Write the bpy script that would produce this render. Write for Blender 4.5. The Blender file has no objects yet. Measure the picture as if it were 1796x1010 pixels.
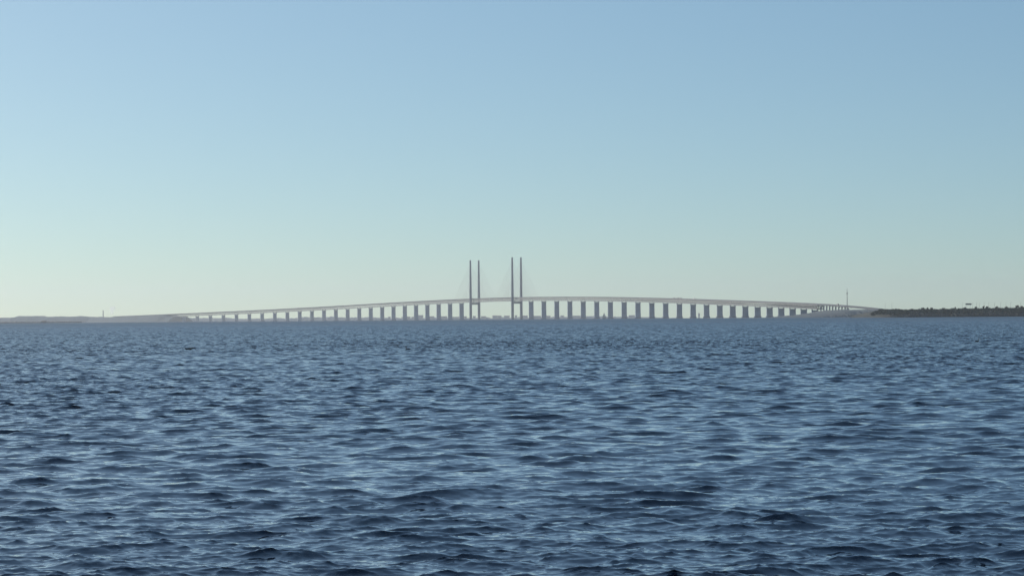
# Long cable-stayed bridge over a choppy strait in low hazy sun, seen across ten kilometres of water.
# Units are metres. The sea surface follows the curve of the earth, so the horizon is a real one.
import bpy, bmesh, math, random
import numpy as np
from mathutils import Vector, Matrix

sc = bpy.context.scene
COL = sc.collection
R = math.radians

# ------------------------------------------------------------------ camera
F = 5620.0            # focal length in photo pixels (photo is 1796 wide)
CX, CY = 898.0, 505.0
H = 5.0               # eye height above the water
RE = 7.43e6           # earth radius with normal refraction
ROLL = -0.0074
DIP = math.sqrt(2*H/RE)
PITCH = (560.1-CY)/F - DIP       # sea horizon crosses the middle of the photo at y = 560.1

cam_d = bpy.data.cameras.new('camera')
cam_d.sensor_width = 36.0
cam_d.lens = F/1796.0*36.0
cam_d.clip_start = 1.0
cam_d.clip_end = 90000.0
cam = bpy.data.objects.new('camera', cam_d)
COL.objects.link(cam)
cam.matrix_world = (Matrix.Translation((0, 0, H)) @ Matrix.Rotation(R(90)+PITCH, 4, 'X')
                    @ Matrix.Rotation(ROLL, 4, 'Z'))
sc.camera = cam

# ------------------------------------------------------------------ sky and sun
SUN_AZ, SUN_EL = -42.4, 8.0       # degrees; azimuth to the left of the view direction
world = bpy.data.worlds.new('World')
sc.world = world
world.use_nodes = True
nt = world.node_tree
bg = nt.nodes['Background']
tc = nt.nodes.new('ShaderNodeTexCoord')
sky = nt.nodes.new('ShaderNodeTexSky')
sky.sky_type = 'NISHITA'
sky.sun_disc = False
SKY_K, SKY_B = 3.034, 0.093       # the low layers of air are compressed, as on a hazy evening
sky.sun_elevation = R(24.6)       # = SUN_EL seen through the same compression
sky.sun_rotation = R(SUN_AZ)
sky.air_density = 1.79
sky.dust_density = 1.19
sky.ozone_density = 5.0
sky.altitude = 107
spx = nt.nodes.new('ShaderNodeSeparateXYZ')
cbx = nt.nodes.new('ShaderNodeCombineXYZ')
mad = nt.nodes.new('ShaderNodeMath'); mad.operation = 'MULTIPLY_ADD'
mad.inputs[1].default_value = SKY_K; mad.inputs[2].default_value = SKY_B
nrm = nt.nodes.new('ShaderNodeVectorMath'); nrm.operation = 'NORMALIZE'
lk = nt.links.new
lk(tc.outputs['Generated'], spx.inputs[0])
lk(spx.outputs[0], cbx.inputs[0]); lk(spx.outputs[1], cbx.inputs[1])
mad2 = nt.nodes.new('ShaderNodeMath'); mad2.operation = 'MULTIPLY_ADD'
mad2.inputs[1].default_value = 2.2; mad2.inputs[2].default_value = .18
smin = nt.nodes.new('ShaderNodeMath'); smin.operation = 'SMOOTH_MIN'; smin.inputs[2].default_value = .05
lk(spx.outputs[2], mad.inputs[0]); lk(spx.outputs[2], mad2.inputs[0])
lk(mad.outputs[0], smin.inputs[0]); lk(mad2.outputs[0], smin.inputs[1]); lk(smin.outputs[0], cbx.inputs[2])
lk(cbx.outputs[0], nrm.inputs[0]); lk(nrm.outputs[0], sky.inputs[0])
tint = nt.nodes.new('ShaderNodeMix'); tint.data_type = 'RGBA'; tint.blend_type = 'MULTIPLY'
tint.inputs[0].default_value = 1.0; tint.inputs[7].default_value = (.915, 1.0, 1.0, 1)
lk(sky.outputs[0], tint.inputs[6]); lk(tint.outputs[2], bg.inputs[0])
bg.inputs[1].default_value = 0.111

sun_d = bpy.data.lights.new('sun', 'SUN')
sun_d.energy = 2.9
sun_d.angle = R(0.6)
sun_d.color = (1.0, 0.935, 0.86)
sun = bpy.data.objects.new('sun', sun_d)
COL.objects.link(sun)
az, el = R(SUN_AZ), R(SUN_EL)
to_sun = Vector((math.sin(az)*math.cos(el), math.cos(az)*math.cos(el), math.sin(el)))
sun.rotation_euler = to_sun.to_track_quat('Z', 'Y').to_euler()

sc.view_settings.view_transform = 'Standard'
sc.view_settings.look = 'None'
sc.view_settings.gamma = 1.0
sc.view_settings.use_curve_mapping = False
sc.view_settings.exposure = 0.0
sc.cycles.max_bounces = 8
sc.cycles.volume_bounces = 1
sc.cycles.caustics_reflective = False
sc.cycles.caustics_refractive = False

HAZE_DENSITY = 2.9e-5

# ------------------------------------------------------------------ helpers
def drop(x, y):
    return -(x*x+y*y)/(2*RE)

CR, SR = math.cos(ROLL), math.sin(ROLL)
def unroll(px, py):
    """photo pixel -> horizontal tangent and height tangent above the horizontal"""
    u, v = (px-CX)/F, (CY-py)/F
    u2, v2 = u*CR - v*SR, u*SR + v*CR
    d = Vector((u2, math.cos(PITCH) - v2*math.sin(PITCH), math.sin(PITCH) + v2*math.cos(PITCH)))
    return d.x/d.y, d.z/d.y

def at(px, py, Y):
    """point at depth Y (metres ahead) that the photo shows at px, py"""
    tx, tz = unroll(px, py)
    return Vector((tx*Y, Y, H + tz*Y))

def on_sea(px, Y):
    tx, _ = unroll(px, 560)
    return Vector((tx*Y, Y, drop(tx*Y, Y)))

def tag(o, label=None, cat=None, group=None, kind=None):
    if label: o['label'] = label
    if cat: o['category'] = cat
    if group: o['group'] = group
    if kind: o['kind'] = kind
    return o

def empty(name, loc, rz=0.0):
    o = bpy.data.objects.new(name, None)
    o.empty_display_size = 1.0
    COL.objects.link(o)
    o.location = loc
    o.rotation_euler = (0, 0, rz)
    return o

class MB:
    """collects boxes, bars, lathes; build() links them as one mesh object"""
    def __init__(s):
        s.v, s.f = [], []
    def add(s, vs, fs):
        n = len(s.v)
        s.v += [tuple(v) for v in vs]
        s.f += [tuple(i+n for i in f) for f in fs]
    def hexa(s, b, t):
        s.add(list(b)+list(t), [(3, 2, 1, 0), (4, 5, 6, 7), (0, 1, 5, 4), (1, 2, 6, 5), (2, 3, 7, 6), (3, 0, 4, 7)])
    def box(s, cx, cy, cz, sx, sy, sz, rz=0.0, top=1.0):
        c, n = math.cos(rz), math.sin(rz)
        def p(dx, dy, z): return (cx+dx*c-dy*n, cy+dx*n+dy*c, z)
        q = [(-.5, -.5), (.5, -.5), (.5, .5), (-.5, .5)]
        s.hexa([p(a*sx, b*sy, cz-sz/2) for a, b in q], [p(a*sx*top, b*sy*top, cz+sz/2) for a, b in q])
    def bar(s, a, b, w0, w1=None, n=4, h=None):
        a, b = Vector(a), Vector(b)
        w1 = w0 if w1 is None else w1
        d = (b-a).normalized()
        u = d.cross(Vector((0, 0, 1)))
        if u.length < 1e-3: u = d.cross(Vector((0, 1, 0)))
        u.normalize(); w = u.cross(d)
        vs = []
        for p, r in ((a, w0), (b, w1)):
            for k in range(n):
                t = 2*math.pi*(k+.5)/n
                vs.append(p + u*math.cos(t)*r + w*math.sin(t)*r)
        fs = [(k, (k+1) % n, n+(k+1) % n, n+k) for k in range(n)]
        fs += [tuple(range(n))[::-1], tuple(range(n, 2*n))]
        s.add(vs, fs)
    def lathe(s, prof, n=12, c=(0, 0, 0)):
        vs = []
        for r, z in prof:
            for k in range(n):
                t = 2*math.pi*k/n
                vs.append((c[0]+r*math.cos(t), c[1]+r*math.sin(t), c[2]+z))
        fs = []
        for i in range(len(prof)-1):
            for k in range(n):
                fs.append((i*n+k, i*n+(k+1) % n, (i+1)*n+(k+1) % n, (i+1)*n+k))
        fs += [tuple(range(n))[::-1], tuple(range((len(prof)-1)*n, len(prof)*n))]
        s.add(vs, fs)
    def build(s, name, mat, parent=None, smooth=False):
        me = bpy.data.meshes.new(name)
        me.from_pydata(s.v, [], s.f)
        me.update()
        if smooth:
            me.polygons.foreach_set('use_smooth', [True]*len(me.polygons))
        me.materials.append(mat)
        o = bpy.data.objects.new(name, me)
        COL.objects.link(o)
        if parent: o.parent = parent
        return o

def copy_tree(o, parent=None):
    c = o.copy(); COL.objects.link(c); c.parent = parent
    for ch in list(bpy.data.objects):
        if ch.parent == o: copy_tree(ch, c)
    return c

def mat(name, c, rough=0.7, var=0.15, scale=0.3, metal=0.0, c2=None):
    m = bpy.data.materials.new(name)
    m.use_nodes = True
    t = m.node_tree
    b = t.nodes['Principled BSDF']
    b.inputs['Roughness'].default_value = rough
    b.inputs['Metallic'].default_value = metal
    g = t.nodes.new('ShaderNodeNewGeometry')
    n = t.nodes.new('ShaderNodeTexNoise')
    n.inputs['Scale'].default_value = scale
    n.inputs['Detail'].default_value = 5
    r = t.nodes.new('ShaderNodeValToRGB')
    r.color_ramp.elements[0].position = .3
    r.color_ramp.elements[1].position = .7
    a = tuple(x*(1-var) for x in c)
    z = tuple(min(1, x*(1+var)) for x in c) if c2 is None else c2
    r.color_ramp.elements[0].color = a+(1,)
    r.color_ramp.elements[1].color = tuple(z)+(1,)
    t.links.new(g.outputs['Position'], n.inputs['Vector'])
    t.links.new(n.outputs[0], r.inputs[0])
    t.links.new(r.outputs[0], b.inputs['Base Color'])
    return m

M = {
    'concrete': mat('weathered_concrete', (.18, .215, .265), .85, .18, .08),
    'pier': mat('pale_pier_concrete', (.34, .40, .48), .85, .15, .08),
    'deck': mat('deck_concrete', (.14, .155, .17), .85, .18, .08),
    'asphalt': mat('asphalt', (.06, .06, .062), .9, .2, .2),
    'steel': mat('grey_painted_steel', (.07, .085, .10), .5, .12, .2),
    'cable': mat('cable_sheath', (.2, .2, .2), .5, .05, .2),
    'white': mat('white_paint', (.75, .75, .74), .35, .05, 1),
    'dark': mat('dark_paint', (.05, .06, .08), .35, .1, 1),
    'rubber': mat('rubber', (.02, .02, .02), .9, .1, 5),
    'glass': mat('window_glass', (.03, .04, .05), .1, .1, 5),
    'feather': mat('black_feathers', (.008, .009, .012), .6, .3, 20),
    'beak': mat('horn_beak', (.12, .1, .06), .5, .1, 30),
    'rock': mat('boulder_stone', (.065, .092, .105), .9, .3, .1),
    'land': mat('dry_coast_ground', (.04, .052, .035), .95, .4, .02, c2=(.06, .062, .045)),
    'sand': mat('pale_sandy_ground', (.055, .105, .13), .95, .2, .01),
    'leaf': mat('foliage', (.02, .035, .016), .8, .45, .35),
    'scrub': mat('scrub_leaves', (.03, .055, .028), .85, .45, .2),
    'bark': mat('bark', (.07, .055, .04), .9, .2, 1),
    'wall': mat('plaster_wall', (.3, .29, .27), .9, .15, .1),
    'roof': mat('roof_tiles', (.14, .09, .07), .9, .2, .2),
    'sail': mat('sail_cloth', (.5, .5, .48), .8, .05, .5),
}

# ------------------------------------------------------------------ the sea
rng = np.random.default_rng(11)

def wave_tile(L, N, lmin, lmax, wind_dir, spread, slope, peak=None, seed=0):
    """height + horizontal displacement fields of a periodic sea patch"""
    g = np.random.default_rng(seed)
    k1 = np.fft.fftfreq(N, L/N)*2*np.pi
    kx, ky = np.meshgrid(k1, k1)
    k = np.hypot(kx, ky); k[0, 0] = 1
    lam = 2*np.pi/k
    th = np.arctan2(ky, kx)-wind_dir
    D = np.abs(np.cos(th))**spread + 0.06
    S = k**-4.0 * D                      # Phillips like directional spectrum
    if peak: S *= np.exp(-(lam/peak)**2*1.0)
    w = 1/(1+np.exp(-(lam-lmin)/(lmin*.12)))*1/(1+np.exp((lam-lmax)/(lmax*.12)))
    S = S*w; S[0, 0] = 0
    A = np.sqrt(S)*(g.normal(size=S.shape)+1j*g.normal(size=S.shape))
    h = np.fft.ifft2(A).real
    sx = np.fft.ifft2(A*1j*kx).real; sy = np.fft.ifft2(A*1j*ky).real
    c = slope/math.sqrt((sx**2+sy**2).mean())
    dx = np.fft.ifft2(A*1j*kx/k).real; dy = np.fft.ifft2(A*1j*ky/k).real
    return [(f*c).astype(np.float32) for f in (h, dx, dy)]

def sample(t, L, x, y, ang):
    c, s = math.cos(ang), math.sin(ang)
    N = t.shape[0]
    u = (x*c+y*s)/L*N; v = (-x*s+y*c)/L*N
    i = np.floor(u).astype(np.int64); j = np.floor(v).astype(np.int64)
    fu = (u-i).astype(np.float32); fv = (v-j).astype(np.float32)
    i0, i1, j0, j1 = i % N, (i+1) % N, j % N, (j+1) % N
    return ((t[j0, i0]*(1-fu)+t[j0, i1]*fu)*(1-fv)+(t[j1, i0]*(1-fu)+t[j1, i1]*fu)*fv)

WIND = R(-100)                            # waves run towards the shore, a little from the right
CHOP = 2.2
BANDS = [  # L, N, lmin, lmax, slope, peak, extra angle, spread, fade start, fade end
    (117.0, 1024, 1.5, 8., .135, 3.4, R(4), 1.6, 2500, 6000),
    (31.0, 1024, .4, 1.5, .155, None, R(13), 1.2, 450, 1500),
    (9.0, 512, .09, .4, .15, None, R(-9), 1.0, 160, 380),
]

def gust(x, y):
    """slow patches of stronger and weaker ripple"""
    g = (np.sin(x*.031+y*.0113+1.0)+np.sin(-x*.017+y*.021+2.1)+np.sin(x*.0071-y*.0087+.4)
         + np.sin(x*.055+y*.006+4.0)*.6)
    return 1+.31*g

def build_sea():
    rs = [28.0]
    while rs[-1] < 5000:
        r = rs[-1]
        fp = r*r/(3204.0*H)
        rs.append(r + min(max(fp/3.0, .08), .22+min(max(0, r-150)*.0012, 2.3)))
    while rs[-1] < 26000:
        rs.append(rs[-1]*1.004)
    rs = np.array(rs)
    nr = len(rs)
    nc = 1050
    azs = np.linspace(R(-13), R(13), nc)
    r2, a2 = np.meshgrid(rs, azs, indexing='ij')
    x = r2*np.sin(a2); y = r2*np.cos(a2)
    z = np.zeros_like(x, dtype=np.float64); ox = np.zeros_like(z); oy = np.zeros_like(z)
    for i, (L, N, lmin, lmax, slope, peak, ea, sp_, f0, f1) in enumerate(BANDS):
        t = wave_tile(L, N, lmin, lmax, 0.0, sp_, slope, peak, seed=31+i)
        ang = WIND+ea
        rows = rs < f1
        n = int(rows.sum())
        w = np.clip((f1-rs[:n])/(f1-f0), 0, 1)[:, None]
        w = w*w*(3-2*w)
        if i > 0: w = w*gust(x[:n], y[:n])
        if i < 2: w = w*((.78 if i == 0 else .9)+(.22 if i == 0 else .1)*np.clip((rs[:n]-70)/90, 0, 1)+.10*np.clip((rs[:n]-250)/500, 0, 1)+.4*np.clip((rs[:n]-700)/1200, 0, 1))[:, None]
        h, dx, dy = (sample(q, L, x[:n], y[:n], ang) for q in t)
        z[:n] += h*w
        c, s = math.cos(ang), math.sin(ang)
        ox[:n] += (dx*c-dy*s)*w*CHOP
        oy[:n] += (dx*s+dy*c)*w*CHOP
    # gentle side fade so that the fine sector meets the coarse sheet round it
    edge = np.clip((R(13)-np.abs(a2))/R(.4), 0, 1)
    z = z*edge + (x*x+y*y)*(-1/(2*RE))
    x = x+ox*edge; y = y+oy*edge
    co = np.stack([x, y, z], -1).reshape(-1, 3).astype(np.float32)
    i = np.arange(nr-1)[:, None]*nc + np.arange(nc-1)[None, :]
    quads = np.stack([i, i+1, i+nc+1, i+nc], -1).reshape(-1, 4)
    # coarse rest of the sheet: all round, out past the horizon, and in under the camera
    rc = np.array([2., 10, 28] + list(np.geomspace(60, 26000, 60)))
    ac = np.linspace(R(13), R(347), 180)
    r3, a3 = np.meshgrid(rc, ac, indexing='ij')
    cx_, cy_ = r3*np.sin(a3), r3*np.cos(a3)
    c2 = np.stack([cx_, cy_, -(r3*r3)/(2*RE)-.02], -1).reshape(-1, 3).astype(np.float32)
    o2 = len(co)
    j = np.arange(len(rc)-1)[:, None]*len(ac) + np.arange(len(ac)-1)[None, :] + o2
    q2 = np.stack([j, j+1, j+len(ac)+1, j+len(ac)], -1).reshape(-1, 4)
    ri = np.array([.5, 2., 10., 28.2]); ai = np.linspace(R(-13), R(13), 20)
    r4, a4 = np.meshgrid(ri, ai, indexing='ij')
    c3 = np.stack([r4*np.sin(a4), r4*np.cos(a4), 0*r4-.02], -1).reshape(-1, 3).astype(np.float32)
    o3 = o2+len(c2)
    k = np.arange(3)[:, None]*20+np.arange(19)[None, :]+o3
    q3 = np.stack([k, k+1, k+21, k+20], -1).reshape(-1, 4)
    co = np.concatenate([co, c2, c3]); q = np.concatenate([quads, q2, q3]).astype(np.int32)
    q = q[:, ::-1]
    me = bpy.data.meshes.new('sea')
    me.vertices.add(len(co)); me.vertices.foreach_set('co', co.ravel())
    me.loops.add(q.size); me.loops.foreach_set('vertex_index', np.ascontiguousarray(q).ravel())
    me.polygons.add(len(q)); me.polygons.foreach_set('loop_start', np.arange(0, q.size, 4, dtype=np.int32))
    me.polygons.foreach_set('use_smooth', np.ones(len(q), dtype=bool))
    me.update(calc_edges=True)
    rr = np.hypot(co[:, 0], co[:, 1])
    at_ = me.attributes.new('open_water', 'FLOAT', 'POINT')   # how much of the wave field is too fine for the mesh
    at_.data.foreach_set('value', (np.clip(np.log(rr/60.)/np.log(100.), 0, 1)**1.6).astype(np.float32))
    o = bpy.data.objects.new('sea', me)
    COL.objects.link(o)
    tag(o, kind='structure')
    return o

def sea_material():
    m = bpy.data.materials.new('sea_water'); m.use_nodes = True
    t = m.node_tree; N = t.nodes; b = N['Principled BSDF']; l = t.links.new
    b.inputs['Base Color'].default_value = (.002, .010, .026, 1)
    b.inputs['IOR'].default_value = 1.62
    a = N.new('ShaderNodeAttribute'); a.attribute_name = 'open_water'
    r = N.new('ShaderNodeMapRange')
    r.inputs['From Min'].default_value = 0; r.inputs['From Max'].default_value = 1
    r.inputs['To Min'].default_value = .01; r.inputs['To Max'].default_value = .42
    l(a.outputs['Fac'], r.inputs['Value']); l(r.outputs[0], b.inputs['Roughness'])
    g = N.new('ShaderNodeNewGeometry')
    def noise(scale, sx, sy, d):
        mp = N.new('ShaderNodeMapping'); mp.inputs['Scale'].default_value = (sx, sy, 1)
        mp.inputs['Rotation'].default_value = (0, 0, R(10))
        n = N.new('ShaderNodeTexNoise'); n.inputs['Scale'].default_value = scale; n.inputs['Detail'].default_value = d
        l(g.outputs['Position'], mp.inputs[0]); l(mp.outputs[0], n.inputs['Vector'])
        return n
    n1 = noise(6.0, .7, 1.2, 3)
    b1 = N.new('ShaderNodeBump'); b1.inputs['Strength'].default_value = .15; b1.inputs['Distance'].default_value = .02
    l(n1.outputs[0], b1.inputs['Height'])
    l(b1.outputs[0], b.inputs['Normal'])
    return m

sea = build_sea()
sea.data.materials.append(sea_material())

# ------------------------------------------------------------------ the bridge
PX_L = [807.3, 787.8, 768.8, 749.7, 730.6, 711, 691.2, 671.7, 651.2, 630.8, 610.2, 588.8, 568.3, 547, 525.2,
        504.2, 482.1, 459.4, 437.9, 414.5, 391.8, 368.4, 344.5]
PX_R = [930.2, 953.3, 977, 1001.3, 1025, 1049.2, 1072.9, 1096.7, 1120.1, 1144, 1167.5, 1190.9, 1214, 1237,
        1259.7, 1283, 1305.5, 1328.2, 1351.4, 1372.8, 1392, 1411.5, 1428.2]
PYL_R, PYL_L = 904.6, 830.3
D0 = 10500.0

def chain(p, px_list, first, span, sign):
    """walk along the bridge: each support lies on its sight line, one span on"""
    idx = np.arange(len(px_list))
    fit = np.polyval(np.polyfit(idx, px_list, 4), idx)
    out = []
    for i, px in enumerate(fit):
        L = first if i == 0 else span
        t = unroll(px, 555)[0]
        # |(t*Y - x, Y - y)| = L
        A = t*t+1; B = -2*(t*p[0]+p[1]); C = p[0]**2+p[1]**2-L*L
        disc = max(B*B-4*A*C, 0)
        Y = (-B+sign*math.sqrt(disc))/(2*A)
        p = (t*Y, Y)
        out.append(p)
    return out

tR = unroll(PYL_R, 555)[0]
pR = (tR*D0, D0)
pL = chain(pR, [PYL_L]*6, 490., 490., 1)[0] if False else None
tL = unroll(PYL_L, 555)[0]
A_ = tL*tL+1; B_ = -2*(tL*pR[0]+pR[1]); C_ = pR[0]**2+pR[1]**2-490.**2
YL = (-B_+math.sqrt(B_*B_-4*A_*C_))/(2*A_)
pL = (tL*YL, YL)
right = chain(pR, PX_R, 160., 140., -1)
left = chain(pL, PX_L, 160., 140., 1)
print('bridge ends', left[-1], pL, pR, right[-1])

# deck top in the photo, px -> py
DECK = [(150, 557.0), (220, 554.2), (340, 549.5), (395, 547.2), (440, 545.0), (500, 541.9), (560, 538.4), (620, 535.2), (680, 531.9),
        (760, 527.6), (820, 524.4), (865, 522.7), (900, 521.8), (950, 521.0), (1020, 520.8), (1090, 521.9), (1160, 523.6), (1240, 526.1),
        (1300, 527.8), (1360, 529.6), (1420, 533.0), (1460, 535.7), (1500, 538.0), (1545, 539.8), (1600, 541.4)]
dpx, dpy = np.array(DECK).T

stations = [tuple(q) for q in left[::-1]] + [pL, pR] + [tuple(q) for q in right]
st = np.array(stations)
# extend both ends along the curve: the island causeway and the ramp on the headland
dv = st[0]-st[2]; dv = dv/np.linalg.norm(dv)
ext0 = [st[0]+dv*s for s in (1600, 800)]
dv1 = st[-1]-st[-3]; dv1 = dv1/np.linalg.norm(dv1)
ext1 = [st[-1]+dv1*s for s in (140, 320, 520)]
path = np.array(ext0+list(st)+ext1)
arc = np.concatenate([[0], np.cumsum(np.hypot(*np.diff(path, axis=0).T))])
# smooth centre line: fit x and y as functions of arc length
fx = np.polyfit(arc, path[:, 0], 7); fy = np.polyfit(arc, path[:, 1], 7)
def cl(s):
    return np.array([np.polyval(fx, s), np.polyval(fy, s)])
def cl_dir(s):
    d = cl(s+5)-cl(s-5)
    return d/np.linalg.norm(d)
def px_of(x, y):
    return CX + F*x/y - 0.4
zs_s = np.linspace(0, arc[-1], 90)
zs_z = []
for s_ in zs_s:
    x_, y_ = cl(s_)
    px = px_of(x_, y_)
    zs_z.append(at(px, float(np.interp(px, dpx, dpy)), y_).z)
fz = np.polyfit(zs_s, zs_z, 7)
def deck_z(s):
    return float(np.polyval(fz, s))

s_st = arc[2:2+len(st)]
NL = len(left)
s_pL, s_pR = s_st[NL], s_st[NL+1]
O = np.array([*cl((s_pL+s_pR)/2), 0.0])
bridge = empty('cable_stayed_bridge', (O[0], O[1], drop(O[0], O[1])))
OZ = bridge.location.z
tag(bridge, 'long hazy grey road and rail bridge on many piers with two pairs of tall pylons', 'bridge')
DEPTH = 11.6; WID = 24.0
def P(s, off, z):
    c = cl(s); d = cl_dir(s); n = np.array([-d[1], d[0]])
    q = c+n*off
    return (q[0]-O[0], q[1]-O[1], z-OZ)

s_a, s_b = s_st[0]-900, s_st[-1]+760
ss = np.arange(s_a, s_b, 20.0)
def ribbon(name, profile, m, z0=0.0):
    """profile: (offset, dz) loop extruded along the bridge"""
    mb = MB(); n = len(profile)
    for s_ in ss:
        z = deck_z(s_)+z0
        mb.v += [P(s_, o, z+dz) for o, dz in profile]
    for i in range(len(ss)-1):
        for k in range(n):
            a, b = i*n+k, i*n+(k+1) % n
            mb.f.append((a, b, b+n, a+n))
    mb.f += [tuple(range(n))[::-1], tuple(range((len(ss)-1)*n, len(ss)*n))]
    return mb.build(name, m, bridge)
h = WID/2
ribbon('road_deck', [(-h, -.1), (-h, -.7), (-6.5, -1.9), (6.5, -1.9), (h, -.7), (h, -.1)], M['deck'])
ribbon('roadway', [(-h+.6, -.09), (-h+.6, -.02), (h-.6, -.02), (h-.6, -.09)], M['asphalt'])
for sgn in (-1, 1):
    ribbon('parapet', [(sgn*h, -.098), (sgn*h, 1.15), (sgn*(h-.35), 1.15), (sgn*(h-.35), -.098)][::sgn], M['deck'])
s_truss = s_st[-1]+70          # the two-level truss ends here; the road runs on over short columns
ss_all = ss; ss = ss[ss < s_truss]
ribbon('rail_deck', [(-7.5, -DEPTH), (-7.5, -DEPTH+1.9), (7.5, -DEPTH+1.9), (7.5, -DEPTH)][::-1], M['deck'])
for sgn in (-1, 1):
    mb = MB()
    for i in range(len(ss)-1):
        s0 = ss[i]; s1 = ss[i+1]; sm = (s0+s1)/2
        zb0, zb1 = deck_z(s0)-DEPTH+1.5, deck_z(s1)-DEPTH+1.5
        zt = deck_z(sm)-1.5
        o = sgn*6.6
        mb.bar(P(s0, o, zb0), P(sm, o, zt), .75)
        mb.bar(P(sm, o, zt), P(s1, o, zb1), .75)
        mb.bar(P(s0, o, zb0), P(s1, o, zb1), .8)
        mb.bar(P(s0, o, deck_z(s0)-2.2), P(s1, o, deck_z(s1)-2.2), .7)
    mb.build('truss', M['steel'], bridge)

def pier(s, width, thick):
    x, y = cl(s); d = cl_dir(s)
    rz = math.atan2(d[1], d[0])
    ztop = deck_z(s)-(DEPTH if s < s_truss else 1.9)-2.3
    zb = drop(x, y)-4
    lx, ly = x-O[0], y-O[1]
    mb = MB()
    zb -= OZ; zt = ztop-OZ
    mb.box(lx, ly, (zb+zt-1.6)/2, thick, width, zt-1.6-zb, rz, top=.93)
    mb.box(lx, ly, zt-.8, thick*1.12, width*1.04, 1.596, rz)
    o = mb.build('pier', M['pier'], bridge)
    for sg in (-1, 1):
        b = MB()
        n = (-d[1]*6.2*sg, d[0]*6.2*sg)
        b.box(lx+n[0], ly+n[1], zt+1.17, 2.6, 2.2, 2.32, rz)
        q = b.build('bearing', M['concrete'], o)
    f_ = MB()
    f_.lathe([(width*.62, -6), (width*.62, 3.2), (width*.56, 3.8)], 14, (lx, ly, drop(x, y)-OZ))
    f_.build('footing', M['concrete'], o)

for i, s_ in enumerate(s_st):
    if i in (NL, NL+1): continue
    pier(s_, 15.6, 4.6)
pier(s_st[0]-140, 15.6, 4.6)
# short viaduct columns where the ramp runs on to the headland
for k in range(12):
    s_ = s_truss+6+k*36
    if s_ < s_b-340: pier(s_, 3.2, 1.6)

# causeway mound that carries the road up from the island
mb = MB()
cw = np.arange(s_a-200, s_st[0]-170, 40.0)
for k, s_ in enumerate(cw):
    zt = deck_z(max(s_, s_a))-DEPTH-.6 if s_ > s_st[0]-300 else deck_z(max(s_, s_a))-2.2
    for o_, z_ in ((-70, -4), (-34, None), (34, None), (70, -4)):
        q = P(s_, o_, 0)
        x_, y_ = q[0]+O[0], q[1]+O[1]
        mb.v.append((x_, y_, drop(x_, y_)-4 if z_ else zt+random.Random(k).uniform(-.4, 0)))
for k in range(len(cw)-1):
    for j in range(3): mb.f.append((k*4+j, k*4+j+1, k*4+j+5, k*4+j+4))
mb.f += [(3, 2, 1, 0), tuple(len(mb.v)-4+j for j in range(4))]
tag(mb.build('causeway', M['sand']), kind='structure')

def pylon(s):
    x, y = cl(s); d = cl_dir(s); rz = math.atan2(d[1], d[0])
    base = empty('pylon', (x-O[0], y-O[1], drop(x, y)-OZ), rz); base.parent = bridge
    top = 203.5
    zd = deck_z(s)-drop(x, y)
    for sg in (-1, 1):
        mb = MB()
        def sec(z, a, b, off):
            c = a*.22
            return [(-a/2+c, off-b/2, z), (a/2-c, off-b/2, z), (a/2, off-b/2+c, z), (a/2, off+b/2-c, z),
                    (a/2-c, off+b/2, z), (-a/2+c, off+b/2, z), (-a/2, off+b/2-c, z), (-a/2, off-b/2+c, z)]
        lv = [(-5, 12, 9.6), (3, 11.6, 9.4), (3.01, 9.6, 8.0), (zd-16, 9.0, 8.0), (zd+2, 8.6, 7.6), (top*.7, 7.4, 6.2),
              (top-3, 5.6, 4.8), (top, 5.0, 4.0)]
        for z, a, b in lv: mb.v += sec(z, a, b, sg*14.9)
        for i in range(len(lv)-1):
            for k in range(8):
                mb.f.append((i*8+k, i*8+(k+1) % 8, (i+1)*8+(k+1) % 8, (i+1)*8+k))
        mb.f += [tuple(range(8))[::-1], tuple(range(len(mb.v)-8, len(mb.v)))]
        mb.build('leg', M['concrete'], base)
    cb_ = MB(); cb_.box(0, 0, zd-DEPTH-4.9, 6.6, 22.6, 6.6)
    for sg in (-1, 1): cb_.box(0, sg*7, zd-DEPTH-.85, 2.2, 2.4, 1.5)
    cb_.build('crossbeam', M['concrete'], base)
    # harp of ten parallel cable pairs on each side of each leg
    cc = np.array([x, y])
    for sg in (-1, 1):
        for side in (-1, 1):
            for k in range(10):
                sk = s+side*(20*(k+1)+2)
                zt = zd+10.5*(k+1)+14
                q = cl(sk); dd = cl_dir(sk); n = np.array([-dd[1], dd[0]])*sg*13.2
                w_ = q+n-cc
                lx = w_[0]*math.cos(rz)+w_[1]*math.sin(rz); ly = -w_[0]*math.sin(rz)+w_[1]*math.cos(rz)
                zz = deck_z(sk)-drop(x, y)-.4
                mb = MB()
                for e in (-.35, .35):
                    mb.bar((lx, ly, zz+e), (side*1.5, sg*14.6, zt+e), .10, n=6)
                mb.build('stay_cable', M['cable'], base)
pylon(s_pL); pylon(s_pR)

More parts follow.
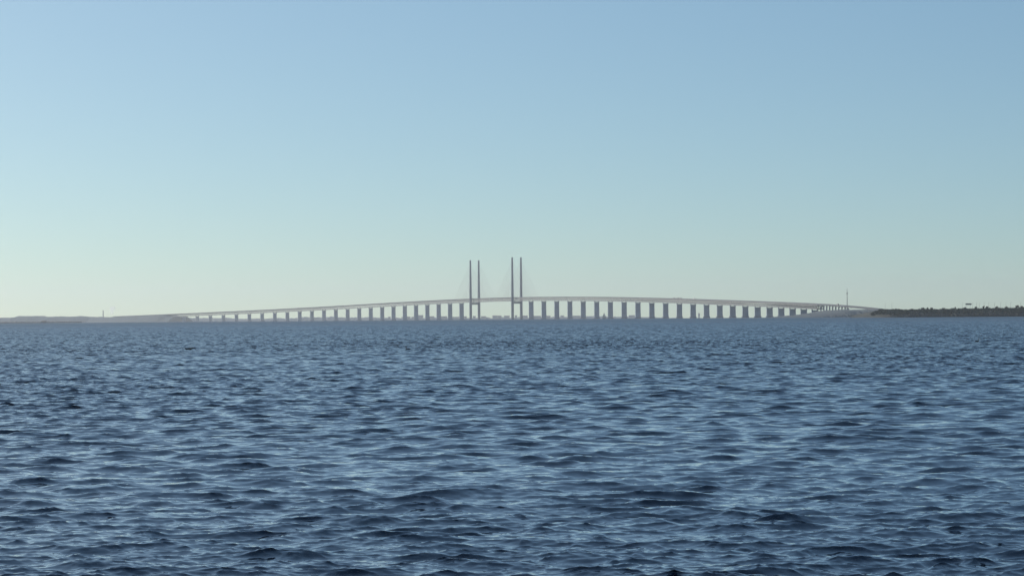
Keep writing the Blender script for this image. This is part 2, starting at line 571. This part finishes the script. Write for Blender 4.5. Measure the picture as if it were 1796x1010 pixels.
# lorries on the deck (dark bumps and white dots on the skyline of the bridge)
def find_s(px):
    g = np.linspace(s_a, s_b, 3000)
    c = np.array([px_of(*cl(v)) for v in g])
    return float(g[np.argmin(abs(c-px))])
def lorry(body, cabm, label):
    root = empty('lorry', (0, 0, 0))
    b = MB(); b.box(-2.2, 0, 2.75, 12.4, 2.55, 2.9); b.build('cargo_box', body, root)
    c = MB()
    c.hexa([(4.5, -1.2, .6), (6.9, -1.2, .6), (6.9, 1.2, .6), (4.5, 1.2, .6)],
           [(4.5, -1.15, 3.5), (6.3, -1.15, 3.5), (6.3, 1.15, 3.5), (4.5, 1.15, 3.5)])
    cab = c.build('cab', cabm, root)
    w = MB(); w.hexa([(6.74, -1.0, 1.9), (6.84, -1.0, 1.9), (6.84, 1.0, 1.9), (6.74, 1.0, 1.9)],
                     [(6.35, -1.0, 3.2), (6.45, -1.0, 3.2), (6.45, 1.0, 3.2), (6.35, 1.0, 3.2)])
    w.build('windscreen', M['glass'], cab)
    ch = MB(); ch.box(-1, 0, 1.05, 14.5, 1.2, .4); ch.build('chassis', M['dark'], root)
    for wx in (-7, -5.7, -4.4, 3.3, 5.7):
        for wy in (-1.1, 1.1):
            k = MB(); k.bar((wx, wy-.17, .52), (wx, wy+.17, .52), .52, n=12); k.build('wheel', M['rubber'], root)
    tag(root, label, 'lorry', 'lorries crossing the bridge')
    return root
grey = mat('grey_tarpaulin', (.12, .13, .15), .6, .1, 1)
lor_w = lorry(M['white'], M['white'], 'tiny white lorry on the bridge deck left of the pylons')
lor_d = lorry(grey, M['dark'], 'tiny dark lorry on the bridge deck, first of three close together')
first = {'w': lor_w, 'd': lor_d}; used = set()
for px, k, off, lab in [
    (525, 'w', -7, 'tiny white lorry on the long bridge slope left of the pylons'),
    (1186, 'd', -7, 'dark lorry on the bridge right of the pylons, leftmost of three close together'),
    (1190.5, 'd', -3.4, 'dark lorry in the middle of three close together on the bridge'),
    (1197.5, 'd', -7, 'dark lorry on the bridge, rightmost of three close together'),
    (1221.5, 'w', -7, 'tiny white lorry on the bridge just right of three dark lorries'),
    (1473, 'd', -5, 'dark lorry near the right end of the bridge beside the tall mast')]:
    o = first[k] if k not in used else copy_tree(first[k])
    used.add(k)
    s_ = find_s(px); q = P(s_, off, deck_z(s_))
    d = cl_dir(s_)
    o.location = (q[0]+O[0], q[1]+O[1], q[2]+OZ)
    o.rotation_euler = (0, 0, math.atan2(d[1], d[0]))
    tag(o, lab)

# ------------------------------------------------------------------ land
def terrain(name, pts_px, y_near, y_far, mat_, label=None, seed=1, rough=.5, base=-3.0, n=260, kind='structure', back=1.0):
    """a low coast: crest heights from pairs (px, metres above the water), real depth y_near..y_far"""
    g = np.random.default_rng(seed)
    px = np.linspace(pts_px[0][0], pts_px[-1][0], n)
    hh = np.interp(px, [p[0] for p in pts_px], [p[1] for p in pts_px])
    nz = np.convolve(g.normal(size=n+8), np.ones(5)/5, 'same')[4:-4]*rough*2
    hh = np.maximum(hh+nz*np.clip(hh/6, 0, 1), .0)
    rows = [(0, None), (.04, .35), (.12, .75), (.3, 1.0), (.6, .95), (.9, .6*back), (1, None)]
    vs = []
    ym = (y_near+y_far)/2
    for f_, k in rows:
        for i in range(n):
            jit = g.normal()*(y_far-y_near)*.008
            Y = y_near+(y_far-y_near)*f_+jit
            X = unroll(px[i], 556)[0]*ym
            z = drop(X, Y) + (base if k is None else hh[i]*k*(1+g.normal()*.03))
            vs.append((X, Y, z))
    mb = MB(); mb.v = vs
    for r_ in range(len(rows)-1):
        for i in range(n-1):
            a = r_*n+i
            mb.f.append((a, a+1, a+n+1, a+n))
    o = mb.build(name, mat_, None)
    tag(o, label, kind=kind)
    return o

# artificial island and causeway behind the left end of the bridge
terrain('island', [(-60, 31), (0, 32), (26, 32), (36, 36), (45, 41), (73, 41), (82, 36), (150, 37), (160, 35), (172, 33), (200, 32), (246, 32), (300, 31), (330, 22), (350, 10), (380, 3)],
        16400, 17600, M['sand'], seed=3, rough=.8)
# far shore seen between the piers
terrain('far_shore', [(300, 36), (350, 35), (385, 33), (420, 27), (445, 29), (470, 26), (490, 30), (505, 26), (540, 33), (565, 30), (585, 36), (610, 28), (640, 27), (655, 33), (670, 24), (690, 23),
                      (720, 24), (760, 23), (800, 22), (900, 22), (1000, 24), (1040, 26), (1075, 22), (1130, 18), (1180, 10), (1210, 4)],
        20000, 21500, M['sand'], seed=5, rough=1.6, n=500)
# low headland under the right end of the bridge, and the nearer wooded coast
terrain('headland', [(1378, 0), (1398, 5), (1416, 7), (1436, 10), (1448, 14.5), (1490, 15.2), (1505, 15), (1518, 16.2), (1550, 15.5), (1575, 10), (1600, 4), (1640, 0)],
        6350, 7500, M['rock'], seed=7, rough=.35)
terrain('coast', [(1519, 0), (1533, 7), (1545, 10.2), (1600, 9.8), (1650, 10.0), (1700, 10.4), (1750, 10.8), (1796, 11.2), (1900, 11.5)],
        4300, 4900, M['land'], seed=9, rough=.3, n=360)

# scrub that covers the coast as one mass
def leaf_blob(mb, c, r, n, g, flat=.75, size=.5):
    for _ in range(n):
        v = g.normal(size=3); v /= np.linalg.norm(v)
        p = np.array(c)+v*np.array([r, r, r*flat])*(g.random()**.4)
        a = g.normal(size=3); a /= np.linalg.norm(a)
        b = np.cross(a, g.normal(size=3)); b /= np.linalg.norm(b)
        s_ = size*(.6+g.random())
        mb.add([p-a*s_-b*s_*.6, p+a*s_-b*s_*.6, p+a*s_*.8+b*s_*.7, p-a*s_*.8+b*s_*.7], [(0, 1, 2, 3)])
g = np.random.default_rng(21)
mb = MB()
for i in range(1400):
    px = g.uniform(1530, 1850)
    Y = g.uniform(4330, 4480)
    hh = float(np.interp(px, [1519, 1535, 1545, 1600, 1700, 1796, 1900], [0, 7, 10.2, 9.8, 10.4, 11.2, 11.5]))
    f_ = (Y-4300)/600
    k = float(np.interp(f_, [0, .04, .12, .3], [0, .35, .75, 1]))
    p = on_sea(px, Y)
    big = g.random()**4*2.2
    leaf_blob(mb, (p.x, p.y, p.z+hh*k+.3), g.uniform(1.2, 2.4)+big, int(26+big*24), g, .6, .45)
scrub = mb.build('scrub', M['scrub'])
tag(scrub, 'low dark green scrub covering the coast at the right', 'scrub', kind='stuff')

# trees one can tell apart on the skyline
def tree(px, h_, w_, seed, label):
    g = np.random.default_rng(seed)
    p = on_sea(px, 4470)
    gz = float(np.interp(px, [1519, 1535, 1545, 1600, 1700, 1796], [0, 7, 10.2, 9.8, 10.4, 11.2]))
    w_ *= 1.3; root = empty('tree', (p.x, p.y, p.z+gz-.7))
    t = MB()
    t.bar((0, 0, -.5), (.1, 0, h_*.45), .28, .18, 8)
    for k in range(5):
        a = k*1.3+g.random()
        t.bar((.05, 0, h_*(.3+.06*k)), (math.cos(a)*w_*.5, math.sin(a)*w_*.5, h_*(.6+.06*k)), .12, .05, 6)
    t.build('trunk', M['bark'], root)
    c = MB()
    for k in range(9):
        a = g.uniform(0, 6.28); rr = g.uniform(0, w_*.55)
        leaf_blob(c, (math.cos(a)*rr, math.sin(a)*rr, h_*g.uniform(.42, .85)), w_*g.uniform(.28, .42), 60, g, .8, .28)
    c.build('crown', M['leaf'], root)
    tag(root, label, 'tree', 'trees on the coast skyline')
TR = [(1572, 3.0, 1.8, 'small low bush tree at the left end of the dark coast'),
      (1600, 3.0, 1.6, 'small round tree between two flat stretches of the dark coast'),
      (1619, 4.6, 2.6, 'broad round tree, left of the spiky pair on the coast skyline'),
      (1627, 4.8, 1.3, 'narrow pointed tree right of the broad round tree'),
      (1635, 3.8, 2.3, 'wide low tree just right of the narrow pointed tree'),
      (1655, 3.6, 2.6, 'wide flat tree left of the raised sign board'),
      (1676, 4.4, 1.4, 'small spiky tree left of the raised sign board'),
      (1692, 3.4, 3.0, 'low spreading tree under the left side of the raised sign board'),
      (1712, 4.4, 2.0, 'rounded tree just right of the raised sign board'),
      (1725, 5.2, 2.0, 'tall conical tree amid the row of lamp posts'),
      (1732, 4.6, 2.4, 'rounded tree right of the tall conical tree'),
      (1748, 4.0, 3.0, 'long low tree under the row of lamp posts'),
      (1765, 4.0, 2.6, 'flat topped tree left of the last big tree on the coast'),
      (1784, 6.4, 2.9, 'biggest dark tree near the right edge of the picture'),
      (1793, 4.2, 2.4, 'tree cut by the right edge of the picture')]
for i, (px, h_, w_, lab) in enumerate(TR):
    tree(px, h_, w_, 100+i, lab)

# lamp posts along the coast road
def lamp(h_):
    root = empty('lamp_post', (0, 0, 0))
    m_ = MB(); m_.bar((0, 0, -1), (0, 0, h_), .14, .08, 8); m_.build('pole', M['steel'], root)
    a_ = MB(); a_.bar((0, 0, h_-.05), (1.3, 0, h_+.25), .06, .05, 6); arm = a_.build('arm', M['steel'], root)
    l_ = MB(); l_.box(1.6, 0, h_+.26, .8, .3, .14); l_.build('lamp_head', M['steel'], arm)
    return root
lp = lamp(11.0)
for i, px in enumerate([1552.6, 1564.5, 1688, 1705.7, 1713, 1718, 1726, 1734, 1744.5, 1755, 1764.5, 1772.6, 1790]):
    o = lp if i == 0 else copy_tree(lp)
    p = on_sea(px, 4560)
    o.location = (p.x, p.y, p.z+9.2)
    tag(o, 'thin grey lamp post standing behind the trees of the coast', 'lamp post', 'lamp posts along the coast')

# raised board on two posts
p = at(1698.7, 533.4, 4520)
gnd = drop(p.x, p.y)+9.6
root = empty('sign_board', (p.x, p.y, gnd))
b = MB(); b.box(0, 0, p.z-gnd, 8.4, .5, 2.0); b.build('panel', M['dark'], root)
for sx in (-2.4, 2.4):
    q = MB(); q.bar((sx, .3, -1), (sx, .3, p.z-gnd-.9), .09, .09, 8); q.build('post', M['steel'], root)
tag(root, 'dark raised sign board on thin posts above the coast trees', 'sign')

# tall mast behind the right end of the bridge
p = at(1485.9, 538, 8200)
top = at(1485.4, 504.6, 8200).z-drop(p.x, p.y)
root = empty('radio_mast', (p.x, p.y, drop(p.x, p.y)))
m_ = MB(); m_.lathe([(1.3, -2), (1.1, top*.3), (.8, top*.75), (.7, top*.78)], 12); m_.build('shaft', M['wall'], root)
m_ = MB(); m_.lathe([(1.5, top*.78), (1.6, top*.80), (1.6, top*.815), (1.1, top*.83)], 12); m_.build('antenna_platform', M['steel'], root)
m_ = MB(); m_.lathe([(.7, top*.82), (.45, top*.95), (.12, top)], 8); m_.build('aerial', M['steel'], root)
tag(root, 'tall thin pale mast rising behind the right end of the bridge', 'mast')

# hazy chimney on the island at the far left
p = at(181, 556, 16900)
top = at(181, 544.4, 16900).z-drop(p.x, p.y)
root = empty('chimney', (p.x, p.y, drop(p.x, p.y)))
m_ = MB(); m_.lathe([(3.4, 0), (2.8, top*.5), (2.2, top)], 14); m_.build('shaft', M['wall'], root)
m_ = MB(); m_.lathe([(2.7, top-3), (2.7, top+1), (2.0, top+1)], 14); m_.build('rim', M['wall'], root)
m_ = MB(); m_.box(-14, 0, 12, 22, 20, 46); m_.build('boiler_house', M['wall'], root)
tag(root, 'faint distant chimney on the low land at far left', 'chimney')

# low dark breakwater with a hut, far left
p0, p1 = on_sea(-60, 8900), on_sea(142, 8900)
root = empty('breakwater', p0)
mb = MB(); g = np.random.default_rng(4)
n = 150
for i in range(n):
    t_ = i/(n-1)
    x = (p1.x-p0.x)*t_; z = drop(p0.x+x, 8900)-p0.z
    sz = 2.6+g.random()*1.2
    hgt = 3.6+g.random()*.5
    mb.box(x+g.normal()*.3, g.normal()*.8, z+hgt/2-1.0, sz+1.0, 4+g.random()*2, hgt, g.random()*.6, top=.72)
mb.build('rubble_mound', M['rock'], root)
tag(root, 'long low dark breakwater lying on the water at far left', 'breakwater')
p = on_sea(77, 8895)
hut = empty('hut', (p.x, p.y, p.z+2.3))
b = MB(); b.box(0, 0, 1.0, 15, 5, 2.4); b.build('wall', M['dark'], hut)
b = MB(); b.hexa([(-8, -3, 2.203), (8, -3, 2.203), (8, 3, 2.203), (-8, 3, 2.203)], [(-6.5, -.2, 3.5), (6.5, -.2, 3.5), (6.5, .2, 3.5), (-6.5, .2, 3.5)]); b.build('roof', M['roof'], hut)
tag(hut, 'dark low hut on the breakwater at far left', 'hut')

# far buildings on the shore across the strait
def building(px, w_, h_, Y, label, m_=M['wall']):
    p = on_sea(px, Y)
    root = empty('building', p)
    b = MB(); b.box(0, 0, h_/2, w_, 22, h_); b.build('wall', m_, root)
    b = MB()
    if w_ > 45: b.box(0, 0, h_+1.2, w_*.94, 20, 2.4)
    else: b.hexa([(-w_/2-1, -12, h_+.003), (w_/2+1, -12, h_+.003), (w_/2+1, 12, h_+.003), (-w_/2-1, 12, h_+.003)],
                 [(-w_/2-1, -.5, h_+5), (w_/2+1, -.5, h_+5), (w_/2+1, .5, h_+5), (-w_/2-1, .5, h_+5)])
    b.build('roof', M['roof'], root)
    tag(root, label, 'building', 'hazy buildings on the far shore')
    return root
SB = 'small hazy block on the far shore, seen low between the bridge piers'
for px, w_, h_ in [(683, 14, 33), (706, 12, 30), (716, 26, 33), (724, 14, 31), (757, 34, 34), (778, 44, 33),
                   (800, 50, 31), (816, 18, 31), (832, 16, 34), (848, 30, 31), (868, 30, 36), (876, 24, 35), (889, 34, 34),
                   (905, 12, 37), (920, 38, 34), (941, 56, 34), (962, 24, 31), (986, 20, 33), (1012, 58, 33), (1108, 36, 30)]:
    building(px, w_, 11+(h_-11)*.72, 20000+(px % 7)*30, SB)
building(738, 30, 35, 19950, 'taller hazy block on the far shore left of the pylons')
building(1226, 10, 34, 20100, 'lone tiny hazy block on the horizon between right hand piers')

# white steam far left
# (a faint plume; built as a soft closed volume)
p = at(196, 552, 16800)
mb = MB()
gp = np.random.default_rng(8)
prof = []
for k in range(9):
    t_ = k/8
    prof.append((7+14*t_*(1-.3*t_)+gp.normal()*1.2, t_*42))
mb.lathe(prof, 14, (0, 0, 0))
pl = mb.build('smoke_plume', M['white'], None, smooth=True)
for v in pl.data.vertices: v.co.x += v.co.z*.12
pl.location = p
ms = bpy.data.materials.new('steam'); ms.use_nodes = True
t_ = ms.node_tree; t_.nodes.remove(t_.nodes['Principled BSDF'])
pv = t_.nodes.new('ShaderNodeVolumePrincipled'); pv.inputs['Density'].default_value = .03; pv.inputs['Anisotropy'].default_value = .6; pv.inputs['Color'].default_value = (.98, .98, .98, 1)
t_.links.new(pv.outputs[0], t_.nodes['Material Output'].inputs['Volume'])
pl.data.materials.clear(); pl.data.materials.append(ms)
tag(pl, 'faint white steam plume rising beside the chimney at far left', 'smoke')

# ------------------------------------------------------------------ boat and birds
p = on_sea(1059.5, 8300)
root = empty('sailing_boat', (p.x, p.y, p.z), R(8))
hb = MB()
secs = [(-5.6, 1.3, .3), (-3, 1.7, -.2), (0, 1.9, -.4), (3, 1.4, -.2), (6, .08, .5)]
for x, w_, kz in secs:
    hb.v += [(x, -w_, 1.4+.03*x), (x, -w_*.7, .2), (x, 0, kz-.3), (x, w_*.7, .2), (x, w_, 1.4+.03*x)]
for i in range(len(secs)-1):
    for k in range(5):
        hb.f.append((i*5+k, i*5+(k+1) % 5, (i+1)*5+(k+1) % 5, (i+1)*5+k))
hb.f += [(4, 3, 2, 1, 0), (20, 21, 22, 23, 24)]
hb.build('hull', M['dark'], root)
mm = MB(); mm.bar((.6, 0, 1.2), (.6, 0, 16.5), .12, .08, 8); mm.build('mast', M['steel'], root)
def sail(name, a, b, c, th=.06):
    s_ = MB(); a, b, c = map(Vector, (a, b, c)); n_ = Vector((0, th, 0)); bul = Vector((0, .5, 0))
    mid = (a+b+c)/3+bul
    s_.add([a, b, c, mid, a+n_, b+n_, c+n_, mid+n_],
           [(0, 1, 3), (1, 2, 3), (2, 0, 3), (5, 4, 7), (6, 5, 7), (4, 6, 7), (0, 4, 5, 1), (1, 5, 6, 2), (2, 6, 4, 0)])
    s_.build(name, M['sail'], root)
sail('mainsail', (.4, 0, 2.2), (-4.8, 0, 2.4), (.4, 0, 16.2))
sail('jib', (5.8, 0, 1.9), (1.2, 0, 2.2), (.8, 0, 14.6))
tag(root, 'small hazy sailing boat on the horizon between two bridge piers', 'sailing boat')

def skin_mesh(name, verts, edges, radii, m_, parent=None, root_i=0):
    me = bpy.data.meshes.new(name); me.from_pydata(verts, edges, []); me.update()
    o = bpy.data.objects.new(name, me); COL.objects.link(o)
    if parent: o.parent = parent
    sk = o.modifiers.new('skin', 'SKIN')
    for i, sv in enumerate(me.skin_vertices[0].data):
        sv.radius = radii[i] if isinstance(radii[i], tuple) else (radii[i], radii[i])
        sv.use_root = (i == root_i)
    ss_ = o.modifiers.new('sub', 'SUBSURF'); ss_.levels = 2; ss_.render_levels = 2
    me.materials.append(m_)
    return o
# cormorant flying low over the water, wings bent, seen from behind
p = at(333.6, 611.6, 470)
V = [(0, .1, 0), (0, .32, .02), (0, .52, .05), (0, .64, .08), (0, -.15, 0), (0, -.38, -.01),
     (-.22, .08, .02), (-.42, .05, -.02), (-.62, -.02, .06),
     (.22, .08, .05), (.42, .04, .10), (.64, -.04, -.02)]
E_ = [(0, 1), (1, 2), (2, 3), (0, 4), (4, 5), (0, 6), (6, 7), (7, 8), (0, 9), (9, 10), (10, 11)]
Rr = [.12, .08, .045, .05, .1, .07, (.13, .085), (.11, .08), (.05, .07), (.12, .06), (.10, .05), (.05, .03)]
bird = skin_mesh('flying_bird', V, E_, Rr, M['feather'])
bird.location = (p.x, p.y, p.z); bird.scale = (1.35, 1.35, 1.5)
bird.rotation_euler = (0, 0, R(15))
tag(bird, 'black bird flying low over the water with bent wings, left of the bridge centre', 'bird')
bk = MB(); bk.bar((0, .66, .08), (0, .76, .07), .02, .008, 6); bk.build('beak', M['beak'], bird)

def swim_bird(px, py, sc_, rz, label):
    tx, tz = unroll(px, py)
    Y = H/(-tz)
    for _ in range(6):
        Y = (H-drop(0, Y)*-1*0+(-drop(0, Y)))/(-tz)
    p = Vector((tx*Y, Y, drop(0, Y)+.02))
    V = [(0, 0, .10), (.25, 0, .10), (-.22, 0, .10), (-.42, 0, .06), (.33, 0, .22), (.34, 0, .42), (.38, 0, .54), (.45, 0, .55)]
    E_ = [(0, 1), (0, 2), (2, 3), (1, 4), (4, 5), (5, 6), (6, 7)]
    Rr = [.15, .12, .12, .05, .06, .05, .055, .03]
    b = skin_mesh('swimming_bird', V, E_, Rr, M['feather'])
    bk = MB(); bk.bar((.47, 0, .55), (.60, 0, .53), .02, .008, 6); bk.build('beak', M['beak'], b)
    b.location = p; b.scale = (sc_,)*3; b.rotation_euler = (0, 0, rz)
    tag(b, label, 'bird', 'birds on the water')
swim_bird(716, 613.6, 1.0, R(160), 'dark bird swimming on the sea below the left half of the bridge')
swim_bird(1713.4, 599.5, 1.0, R(20), 'dark bird swimming on the sea below the wooded coast')

# ------------------------------------------------------------------ haze
hz = MB()
hz.hexa([(-9000, -400, -62), (9000, -400, -62), (9000, 23500, -62), (-9000, 23500, -62)],
        [(-9000, -400, 215), (9000, -400, 215), (9000, 23500, 215), (-9000, 23500, 215)])
ho = hz.build('haze', M['white'])
hm = bpy.data.materials.new('haze_air'); hm.use_nodes = True
t_ = hm.node_tree; t_.nodes.remove(t_.nodes['Principled BSDF'])
pv = t_.nodes.new('ShaderNodeVolumePrincipled')
pv.inputs['Color'].default_value = (.92, .965, 1.0, 1)
pv.inputs['Density'].default_value = HAZE_DENSITY
pv.inputs['Anisotropy'].default_value = 0.45
t_.links.new(pv.outputs[0], t_.nodes['Material Output'].inputs['Volume'])
ho.data.materials.clear(); ho.data.materials.append(hm)
tag(ho, kind='stuff')
